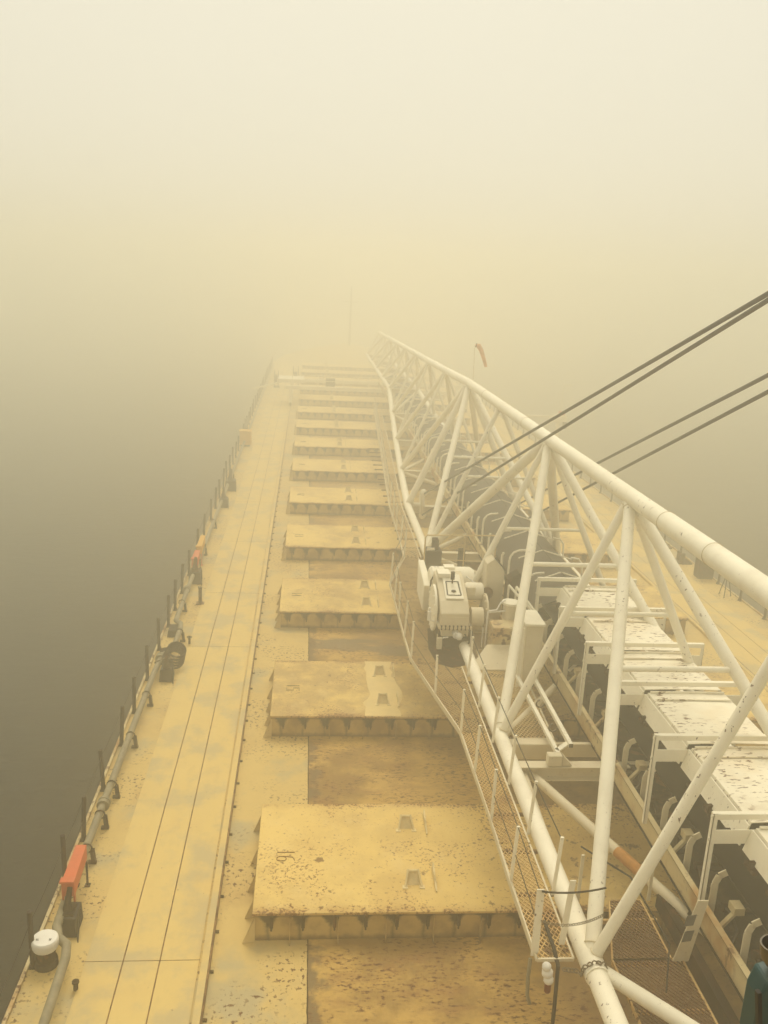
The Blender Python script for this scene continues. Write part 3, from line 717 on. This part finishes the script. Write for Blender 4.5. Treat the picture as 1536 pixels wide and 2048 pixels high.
while yb < 70:
    q = MB(); pts = [(6.3, yb, 2.5), (6.3, yb, 3.35), (6.33, yb, 3.5), (6.42, yb, 3.62), (6.56, yb, 3.68), (6.8, yb, 3.70)]
    q.tube(pts, .035, 8)
    keep(q.build('hoop', 'white', smooth=True), cv)
    q = MB().tube([(6.75, yb+.7, 3.22), (7.5, yb+.7, 3.50), (8.45, yb+.7, 3.22)], .022, 6).tube([(6.3, yb+1.0, 2.5), (6.3, yb+1.0, 3.2), (6.34, yb+1.0, 3.3)], .04, 8)
    keep(q.build('ridge_rib', 'white'), cv)
    q = MB().tube([(8.3, yb+.3, 3.4), (8.55, yb+.3, 3.36), (8.68, yb+.3, 3.2), (8.72, yb+.3, 2.6)], .03, 8)
    keep(q.build('hoop', 'white', smooth=True), cv)
    yb += 2.15
keep(MB().tube([(7.5, 23, 3.52), (7.5, 70, 3.52)], .010, 5).build('ridge_wire', 'rope'), cv)

# loose square tubes lying under the boom
t = thing('loose_frame', 'long open ended square tube frame lying along the conveyor', 'frame', (5.4, 18, 2.5))
keep(MB().beam((5.57,20.5,2.5), (5.57,16.15,2.5), .085, .085).build('rail', 'white'), t)
keep(MB().box(5.53,5.61,16.135,16.15,2.462,2.54).build('open_end', 'black'), t)
keep(MB().beam((5.21,19.5,2.45), (5.24,15.85,2.45), .08, .08).build('rail', 'white'), t)
keep(MB().beam((5.24,16.0,2.47), (5.55,16.3,2.47), .10, .04).build('tie', 'white'), t)
q = MB().box(5.0,5.28,15.72,15.9,2.28,2.5).prism([(5.3,15.75,2.28),(5.5,15.75,2.28),(5.3,15.75,2.5)], (0,0,0), (0,.15,0)); keep(q.build('foot', 'cream'), t)
for y in (18.0, 19.0, 16.9): keep(MB().ring((5.4, y, 2.5), (0,1,0), .09, .02, 12, 5, (0, 4.5)).build('hook', 'chain'), t)

# ------------------------------------------------------------------ gearbox
g0 = thing('drive_gearbox', 'cream gearbox and motor with black framed inspection plate on the catwalk', 'gearbox', (4.0, 22.5, 2.2))
def gp(mbx, n, mt, **k): return keep(mbx.build(n, mt, **k), g0)
gp(MB().box(3.62,4.55,21.80,24.0,2.22,2.60), 'bedplate', 'darkrust', bevel=.02)
gp(MB().prism([(3.45,20.7,2.215),(3.8,20.45,2.215),(4.15,20.6,2.215),(4.25,21.3,2.215),(4.5,22,2.215),(4.4,23,2.215),(3.5,23,2.215),(3.35,21.6,2.215)], (0,0,0), (0,0,.006)), 'drip_sheet', 'darkrust')
gp(MB().box(3.74,4.36,21.70,21.76,2.25,2.50), 'grease_pan', 'black')
gp(MB().hexa([(3.68,21.75,2.5),(4.40,21.75,2.5),(4.40,23.4,2.5),(3.68,23.4,2.5),(3.66,21.75,2.8),(4.42,21.75,2.8),(4.42,23.4,2.8),(3.66,23.4,2.8)]), 'lower_case', 'cream', bevel=.03)
gp(MB().prism([(3.62,21.65,2.78),(3.62,21.65,3.18),(3.62,21.95,3.42),(3.62,22.9,3.78),(3.62,23.4,3.78),(3.62,23.4,2.78)], (0,0,0), (.76,0,0)), 'upper_case', 'cream', bevel=.03)
gp(MB().box(3.58,4.46,21.62,23.45,2.765,2.83), 'split_flange', 'cream')
gp(MB().prism([(3.78,21.98,3.455),(4.26,21.98,3.455),(4.26,22.92,3.81),(3.78,22.92,3.81)], (0,0,0), (0,0,.03)), 'inspection_plate', 'white', bevel=.01); insp = [o_ for o_ in bpy.data.objects if o_.parent == g0][-1] if False else bpy.data.objects['inspection_plate']
sl_ = lambda x, y: (x, y, 3.455+(y-21.98)*.378+.036)
q = MB(); cs = [sl_(3.84,22.1), sl_(4.2,22.1), sl_(4.18,22.62), sl_(3.86,22.62)]
for a, b in zip(cs, cs[1:]+cs[:1]): q.beam(a, b, .035, .012)
q.ball(sl_(4.02,22.25), .07, 10, 6, (1,1,.4)); q.build('gasket', 'black', insp)
MB().tube([sl_(4.02,22.55), Vector(sl_(4.02,22.55))+Vector((0,0,.10)), Vector(sl_(4.02,22.55))+Vector((0,0,.11)), Vector(sl_(4.02,22.55))+Vector((0,0,.32))], [.02,.02,.055,.055], 10).build('breather', 'post', insp)
for i in range(8): gp(MB().tube([(3.66+.105*i, 21.635, 2.74), (3.66+.105*i, 21.635, 2.86)], .022, 6), 'flange_bolt', 'post')
gp(MB().tube([(4.3,21.7,2.6),(4.4,21.55,2.45),(4.35,21.6,2.25),(4.1,21.8,2.2)], .02, 6), 'hose', 'black', smooth=True)
gp(MB().tube([(3.7,23.45,3.7),(3.6,23.6,3.4),(3.62,23.7,2.9),(3.7,23.6,2.5)], .022, 6), 'hose', 'black', smooth=True)
gp(MB().tube([(4.55,23.4,3.62),(4.75,23.2,3.5),(4.8,23.0,3.2)], .022, 6), 'hose', 'cap', smooth=True)
gp(MB().box(3.72,4.36,21.66,21.70,2.86,2.90).box(3.72,4.36,21.64,21.68,3.06,3.09), 'cast_rib', 'cream')
gp(MB().box(3.66,4.0,22.75,23.2,3.78,3.9), 'top_box', 'white', bevel=.02)
gp(MB().tube([(3.60,24.0,3.25),(3.66,24.0,3.25),(4.75,24.0,3.25),(4.86,24.0,3.25)], [.36,.43,.43,.36], 28), 'motor_drum', 'white', smooth=True)
gp(MB().box(4.0,4.3,23.85,24.15,3.66,3.72).box(4.14,4.42,23.72,23.77,3.62,3.66), 'lifting_pad', 'white')
for x_, y_ in ((3.85,23.75),(4.0,23.75),(4.15,23.72),(3.72,23.98),(3.8,23.98)): gp(MB().box(x_, x_+.06, y_, y_+.02, 3.60, 3.685 if y_ > 23.9 else 3.635), 'nameplate', 'post')
q = MB().tube([(3.50,22.45,3.05),(3.56,22.45,3.05)], .62, 30)
for i in range(14):
    a = 2*math.pi*i/14; q.tube([(3.47,22.45+.55*math.cos(a),3.05+.55*math.sin(a)),(3.50,22.45+.55*math.cos(a),3.05+.55*math.sin(a))], .028, 6)
gp(q, 'bearing_disc', 'white', smooth=True)
gp(MB().tube([(4.40,22.75,3.42),(4.46,22.75,3.42),(4.86,22.75,3.42),(4.9,22.75,3.42)], [.2,.24,.24,.21], 20), 'coupling_guard', 'white', smooth=True)
gp(MB().box(4.42,4.66,22.48,22.6,3.36,3.62), 'guard_block', 'cream', bevel=.03)
gp(MB().tube([(4.46,21.95,3.0),(4.78,21.95,3.0)], .25, 20), 'coupling_guard', 'cream', smooth=True)
q = MB().tube([(4.88,22.3,3.0),(4.93,22.3,3.0)], .5, 26)
for i in range(12):
    a = 2*math.pi*i/12; q.tube([(4.84,22.3+.45*math.cos(a),3.0+.45*math.sin(a)),(4.88,22.3+.45*math.cos(a),3.0+.45*math.sin(a))], .03, 6)
gp(q, 'bearing_disc', 'cream', smooth=True)
gp(MB().tube([(4.05,21.75,2.62),(4.05,21.58,2.60)], .09, 12).ball((4.12,21.55,2.6), .10), 'oil_valve', 'cap', smooth=True)
gp(MB().tube([(3.85,21.6,2.55),(3.7,21.6,2.53)], .02, 6), 'valve_handle', 'cap')
for x in (4.48, 4.78): gp(MB().tube([(x,21.75,2.78),(x,21.75,2.22)], .018, 6), 'guard_leg', 'cap')
q = MB().tube([(4.86,21.7,2.2),(4.86,21.7,3.22),(4.9,21.7,3.26)], .022, 6).tube([(4.9,21.7,3.26),(5.1,21.75,3.27),(5.2,21.8,3.45),(5.35,21.9,3.5)], .022, 6).tube([(4.9,21.7,3.22),(5.4,21.8,3.24)], .02, 6)
gp(q, 'oil_pipe', 'cap', smooth=True)
gp(MB().hexa([(3.44,23.9,2.4),(3.66,23.9,2.4),(3.66,25.2,2.5),(3.44,25.2,2.5),(3.44,23.75,3.2),(3.66,23.75,3.2),(3.60,25.2,3.5),(3.42,25.2,3.5)]), 'side_casing', 'white', bevel=.03)
gp(MB().tube([(3.36,21.9,2.9),(3.36,21.9,3.15),(3.36,21.9,3.16),(3.36,21.9,3.2)], [.055,.055,.03,.03], 10).ball((3.36,21.9,3.22), .035).tube([(3.36,21.9,2.9),(3.6,21.9,2.85)], .02, 6), 'oil_cup', 'cap', smooth=True)
gp(MB().box(3.60,3.70,21.85,21.95,2.2,2.5).box(3.55,3.68,21.5,21.6,2.25,2.55), 'support_leg', 'cream')
# brown filter and box behind
t = thing('filter_housing', 'cream ribbed filter pot between gearbox and pale cabinet', 'filter', (5.5, 21.9, 2.9))
MB().tube([(0,0,.1),(0,0,.5)], .2, 16).build('pot', 'cream', t, smooth=True); MB().tube([(0,0,.5),(0,0,.56)], .24, 16).build('lid', 'white', t); MB().box(-.22,.22,-.2,.2,-.7,.1).build('bracket', 'stringer', t)
t = thing('machine_base', 'stained low box and sloping plate beside the gearbox', 'machine base', (4.95, 20.9, 2.2))
MB().box(-.05,.85,.15,.75,.02,.85).build('box', 'stringer', t, bevel=.02)
MB().hexa([(-.75,-.6,.02),(.55,-.6,.02),(.62,.1,.02),(-.2,.1,.02),(-.75,-.6,.05),(.55,-.6,.05),(.62,.1,.42),(-.2,.1,.42)]).build('sloping_plate', 'cream', t)
t = thing('pale_cabinet', 'tall narrow pale cabinet standing between gearbox and conveyor', 'cabinet', (5.55, 19.5, 2.2))
MB().box(-.22,.20,0,.9,.0,1.55).build('body', 'cream', t, bevel=.02); MB().box(-.25,.23,-.03,.93,1.55,1.6).build('lid', 'white', t); MB().box(-.36,-.27,-.05,.0,-.1,1.5).build('side_post', 'white', t)
t = thing('chute', 'pale slanted steel chute with dark flange behind the gearbox', 'chute', (5.15, 22.9, 2.2))
MB().prism([(-.15,0,0),(.35,0,0),(.35,0,1.75),(.05,0,2.1),(-.15,0,1.95)], (0,0,0), (0,.5,0)).build('body', 'cream', t, bevel=.02)
MB().beam((.36,-.02,1.8),(.05,-.02,2.14), .06,.04).build('flange', 'black', t); MB().ball((-.12,-.2,1.2), .16).tube([(-.12,-.2,1.1),(-.12,-.2,.6)], .07, 8).build('valve', 'darkrust', t)
t = thing('pump', 'dark brown pump head with pipes beside the chute', 'pump', (5.75, 22.6, 2.2))
MB().prism([(-.2,0,.6),(.3,0,.6),(.3,0,1.55),(.1,0,1.8),(-.2,0,1.6)], (0,0,0), (0,.4,0)).build('casing', 'darkrust', t); MB().box(-.25,.35,-.05,.45,0,.6).build('stand', 'stringer', t)
for dx in (0, .15): MB().tube([(-.2+dx*1.2,-.1-.8*dx,1.5),(.35+dx*.5,-.9-dx*2,1.0)], .035, 8).tube([(-.2+dx*1.2,-.1-.8*dx,1.5),(-.2+dx*1.2,-.1-.8*dx,1.0)], .03, 8).build('pipe', 'white', t, smooth=True)
# dark cabinet with railing
t = thing('control_cabinet', 'dark brown electrical cabinet inside a thin rail ahead of the gearbox', 'cabinet', (4.15, 27.2, 2.2))
MB().box(-.22,.30,0,.5,.1,.95).build('body', 'post', t, bevel=.02); MB().box(.0,.2,.1,.4,.95,1.3).build('top_unit', 'darkrust', t, bevel=.03); MB().box(-.2,.05,-.03,.0,.98,1.06).build('tray', 'white', t)
t = thing('platform_rail', 'thin brown pipe rail around the dark cabinet', 'railing', (4.0, 27, 2.2))
q = MB().tube([(-.16,-.1,0),(-.16,-.1,1.5),(-.10,-.1,1.56),(2.2,-.1,1.6)], .025, 7); q.build('top_rail', 'grate_pale', t, smooth=True)
for x in (1.1, 2.1): MB().tube([(x,-.1,-.1),(x,-.1,1.57)], .022, 7).build('upright', 'grate_pale', t)
MB().tube([(.4,-.1,.75),(2.1,-.1,.75)], .016, 6).build('mid_rail', 'grate_pale', t); MB().box(1.0,1.2,.2,.4,-2.0,1.0).build('column', 'darkrust', t)

# ------------------------------------------------------------------ things on the near node
t = thing('hazard_light', 'small whitewashed lamp with dark red glass at the catwalk end', 'lamp', (3.62, 10.45, 2.0))
MB().ball((0,0,.22), .07).ball((.02,0,.12), .085).ball((.04,-.02,.02), .075, 10, 7).build('housing', 'cap', t, smooth=True); MB().tube([(.04,-.02,-.02),(.04,-.02,-.16)], .05, 12).ball((.04,-.02,-.16), .05).build('glass', 'red', t, smooth=True)
t = tag(MB().tube([(3.45,10.7,2.15),(3.42,10.62,1.9),(3.43,10.6,1.6),(3.48,10.6,1.45)], .028, 8).build('dangling_hose', 'pipe', smooth=True), 'short grey hose hanging below the catwalk end', 'hose')
t = tag(MB().tube([(3.80,11.3,2.28),(3.80,10.75,2.27),(3.82,10.55,2.15),(3.80,10.45,1.6),(3.79,10.4,.8),(3.8,10.4,.05)], .03, 8).build('dangling_hose', 'rope', smooth=True), 'long black hose hanging from the catwalk end to the deck', 'hose')
def links(pts, R, r_, name, mat, label):
    mb = MB(); flip = 0
    for a, b in zip(pts, pts[1:]):
        a, b = Vector(a), Vector(b); n_ = max(1, int((b-a).length/(R*1.5)))
        for i in range(n_):
            c = a+(b-a)*((i+.5)/n_); tdir = (b-a).normalized(); up = Vector((0,0,1)) if flip else Vector((0,1,0)); ax = tdir.cross(up)
            mb.ring(c, ax if ax.length > .1 else up, R, r_, 8, 5); flip ^= 1
    return tag(mb.build(name, mat), label, 'chain')
cc = Vector((4.27, 10.3, 2.25)); wrap = [cc+Vector((.19*math.cos(a), -.03*math.sin(a), .19*math.sin(a))) for a in [math.radians(-20+22*i) for i in range(11)]]
links([(3.85,10.42,2.2),(4.05,10.36,2.22)]+list(reversed(wrap)), .034, .011, 'chain', 'chain', 'rusty chain wrapped round the lower chord at the catwalk end')
sag = [(3.55+.92*u, 10.7, 2.78-.12*4*u*(1-u)+.1*u) for u in [i/8 for i in range(9)]]
links(sag, .02, .006, 'chain', 'chain', 'thin chain sagging across the catwalk end in front of the thick post')
tag(MB().tube([(3.52+.93*u, 10.72, 3.26-.05*4*u*(1-u)+.05*u) for u in [i/8 for i in range(9)]], .014, 6).build('rope', 'rope'), 'black rope tied across the top of the catwalk end posts', 'rope')
tag(MB().tube([(4.45,11.9,3.15),(5.0,11.2,3.12),(5.3,10.3,2.7),(5.1,9.8,2.35)], .014, 6).build('rope', 'rope'), 'black rope running behind the thin brace over the brown platform', 'rope')

# ------------------------------------------------------------------ hoist wires
def wire(a, b, label, ext=.06):
    a, b = Vector(a), Vector(b); e = b+(b-a)*ext
    return tag(MB().tube([a, a+(b-a)*.5, e], .036, 10).build('hoist_wire', 'cable', smooth=True), label, 'wire', 'hoist wires running down to the boom')
wire((5.02,36.45,2.78), (6.13,12,11.60), 'upper wire of the left pair, crossing in front of the top chord')
wire((4.98,36.45,1.84), (6.15,12,11.52), 'lower wire of the left pair, ending nearest the gearbox')
wire((9.0,36.45,2.40), (7.35,14,10.33), 'upper wire of the right pair, passing behind the top chord')
wire((9.0,36.45,1.50), (7.42,14,10.08), 'lower wire of the right pair, just below its twin behind the chord')

# ------------------------------------------------------------------ wind sock, far frame, mast, hatch crane
t = thing('windsock', 'faded orange windsock on a thin pole above the boom', 'windsock', (6.66, 36, 7.55))
MB().tube([(0,0,0),(-.03,0,1.48)], .010, 6).build('pole', 'cream', t)
MB().tube([(.0,0,1.50),(.12,0,1.48),(.24,0,1.3),(.36,0,1.0),(.48,0,.66)], [.06,.10,.09,.075,.06], 12).build('sock', 'sock', t, smooth=True)
MB().ring((.02,0,1.5),(1,0,-.3),.075,.012,12,5).build('hoop', 'post', t)
t = thing('landing_derrick', 'hazy white derrick frame with orange lamp by the right rail', 'derrick', (16.6, 58, 0))
MB().tube([(0,0,0),(0,0,3.3)], .10, 10).build('post', 'white', t); MB().tube([(-4.2,0,3.05),(0,0,3.1)], .06, 8).build('boom_arm', 'white', t)
MB().tube([(-1.6,0,1.7),(-.1,0,3.0)], .06, 8).build('brace', 'white', t); MB().box(-.25,.55,-.2,.2,2.75,3.2).build('machinery', 'white', t, bevel=.03)
MB().box(.02,.22,-.1,.1,3.2,3.45).build('lamp', 'orange', t); MB().box(.26,.4,-.1,.1,3.2,3.4).build('lamp', 'orange', t); MB().box(.35,.6,-.1,.1,2.3,2.75).build('hanging_box', 'darkrust', t)
t = thing('lamp_post', 'thin curved lamp post rising beside the white derrick', 'lamp post', (16.9, 58.6, 0))
MB().tube([(0,0,0),(0,0,4.6),(.04,0,4.9),(.2,0,5.1),(.4,0,5.12)], .035, 8).build('pole', 'white', t, smooth=True); MB().box(.32,.6,-.06,.06,5.04,5.14).build('lamp_head', 'white', t)
t = thing('mast', 'faint thin mast standing at the bow in the fog', 'mast', (6.75, 150, 0))
MB().tube([(0,0,0),(0,0,9.4)], [.22,.12], 10).build('pole', 'post', t); MB().tube([(-1.2,0,7),(1.2,0,7)], .06, 6).build('yard', 'post', t)
hc = thing('hatch_crane', 'hazy pale travelling hatch crane straddling the far hatches', 'crane', (6.35, 80, 0))
for y in (-1.2, 4.2):
    MB().box(-8.2,8.2,y-.12,y+.12,1.55,1.85).build('main_beam', 'white', hc)
    for x in (-7.75, 7.75): MB().box(x-.15,x+.15,y-.15,y+.15,0.25,1.55).build('leg', 'white', hc)
for x in (-7.75, 7.75):
    MB().box(x-.16,x+.16,-1.3,4.3,.95,1.2).build('end_tie', 'white', hc)
    for y in (-1.2, 4.2): MB().tube([(x-.1,y,.28),(x+.1,y,.28)], .2, 14).build('wheel', 'darkrust', hc)
q = MB()
for x in [-7.6+2.2*i for i in range(8)]: q.tube([(x,-1.3,1.85),(x,-1.3,2.8)], .035, 6)
for z in (2.35, 2.8): q.tube([(-7.6,-1.3,z),(7.8,-1.3,z)], .03, 6)
q.build('railing', 'white', hc)
MB().box(-4.7,-3.9,-.9,-.1,1.85,2.5).build('winch', 'darkrust', hc); MB().box(-8.9,-6.6,.5,3.2,1.9,2.2).build('side_deck', 'white', hc); MB().tube([(-8.2,1,2.0),(-11.2,.5,1.2)], .07, 8).build('side_arm', 'white', hc)
for x, s, lb in ((-.9, 1.0, 'large dark reel standing on the hatch crane walkway edge in the fog'), (-2.9, .75, 'smaller dark reel left of the large one in the fog'), (1.6, .6, 'faintest small reel right of the large one in the fog')):
    t = thing('cable_reel', lb, 'reel', (x, 92, 0), 'reels in the fog')
    MB().tube([(-.12*s,0,1.05*s+.1),(-.45*s,0,1.05*s+.1)], .5*s, 18).build('drum', 'post', t)
    for dx in (-.5, .0): MB().tube([(dx*s-.03,0,1.05*s+.1),(dx*s+.03,0,1.05*s+.1)], 1.05*s, 22).build('flange', 'darkrust', t)
    MB().box(-.6*s,.2*s,-.6*s,.6*s,0,.12).build('base', 'black', t)

# ------------------------------------------------------------------ teal lamp on the bridge wing in the lower right corner
t = thing('searchlight', 'dark teal searchlight with shiny rim in the bottom right corner', 'searchlight', (1.735, 2.54, 8.96)); t.scale = (.74, .74, .80)
MB().prism([(-.085,0,.0),(.12,0,.0),(.12,0,.36),(.04,0,.37),(-.06,0,.34),(-.085,0,.25)], (0,0,0), (0,.14,0)).build('housing', 'teal', t, bevel=.015)
q = MB(); n = 20; vs = []; fs = []
for rr, z in ((.02,.37),(.07,.38),(.10,.42),(.115,.49),(.105,.49),(.09,.43),(.06,.40),(.02,.39)):
    for j in range(n): vs.append((.03+math.cos(2*math.pi*j/n)*rr, .07+math.sin(2*math.pi*j/n)*rr*.7, z))
for i in range(7):
    for j in range(n): fs.append((i*n+j, i*n+(j+1) % n, (i+1)*n+(j+1) % n, (i+1)*n+j))
q.add(vs, fs); q.build('reflector', 'chrome', t, smooth=True)
MB().tube([(.03,.07,.40),(.03,.07,.455)], .055, 14).build('lens', 'black', t)
MB().tube([(.03,.07,.0),(.03,.07,-1.2)], .04, 10).build('stem', 'black', t)
MB().beam((-.1,.0,.3),(-.06,-.02,.05), .02,.03).build('clip', 'black', t)

# ------------------------------------------------------------------ haze
g = NG('fog'); g.t.nodes.remove(g.b)
pv = g.n('ShaderNodeVolumePrincipled'); pv.inputs['Density'].default_value = HAZE_DENSITY
pv.inputs['Color'].default_value = HAZE_COLOR; pv.inputs['Anisotropy'].default_value = HAZE_G
om = [n_ for n_ in g.t.nodes if n_.type == 'OUTPUT_MATERIAL'][0]; g.lk(pv.outputs[0], om.inputs['Volume'])
M['fog'] = g.m
hz = tag(MB().box(-430, 430, -70, 510, -7.2, 16.0).build('haze', 'fog'), kind='stuff')
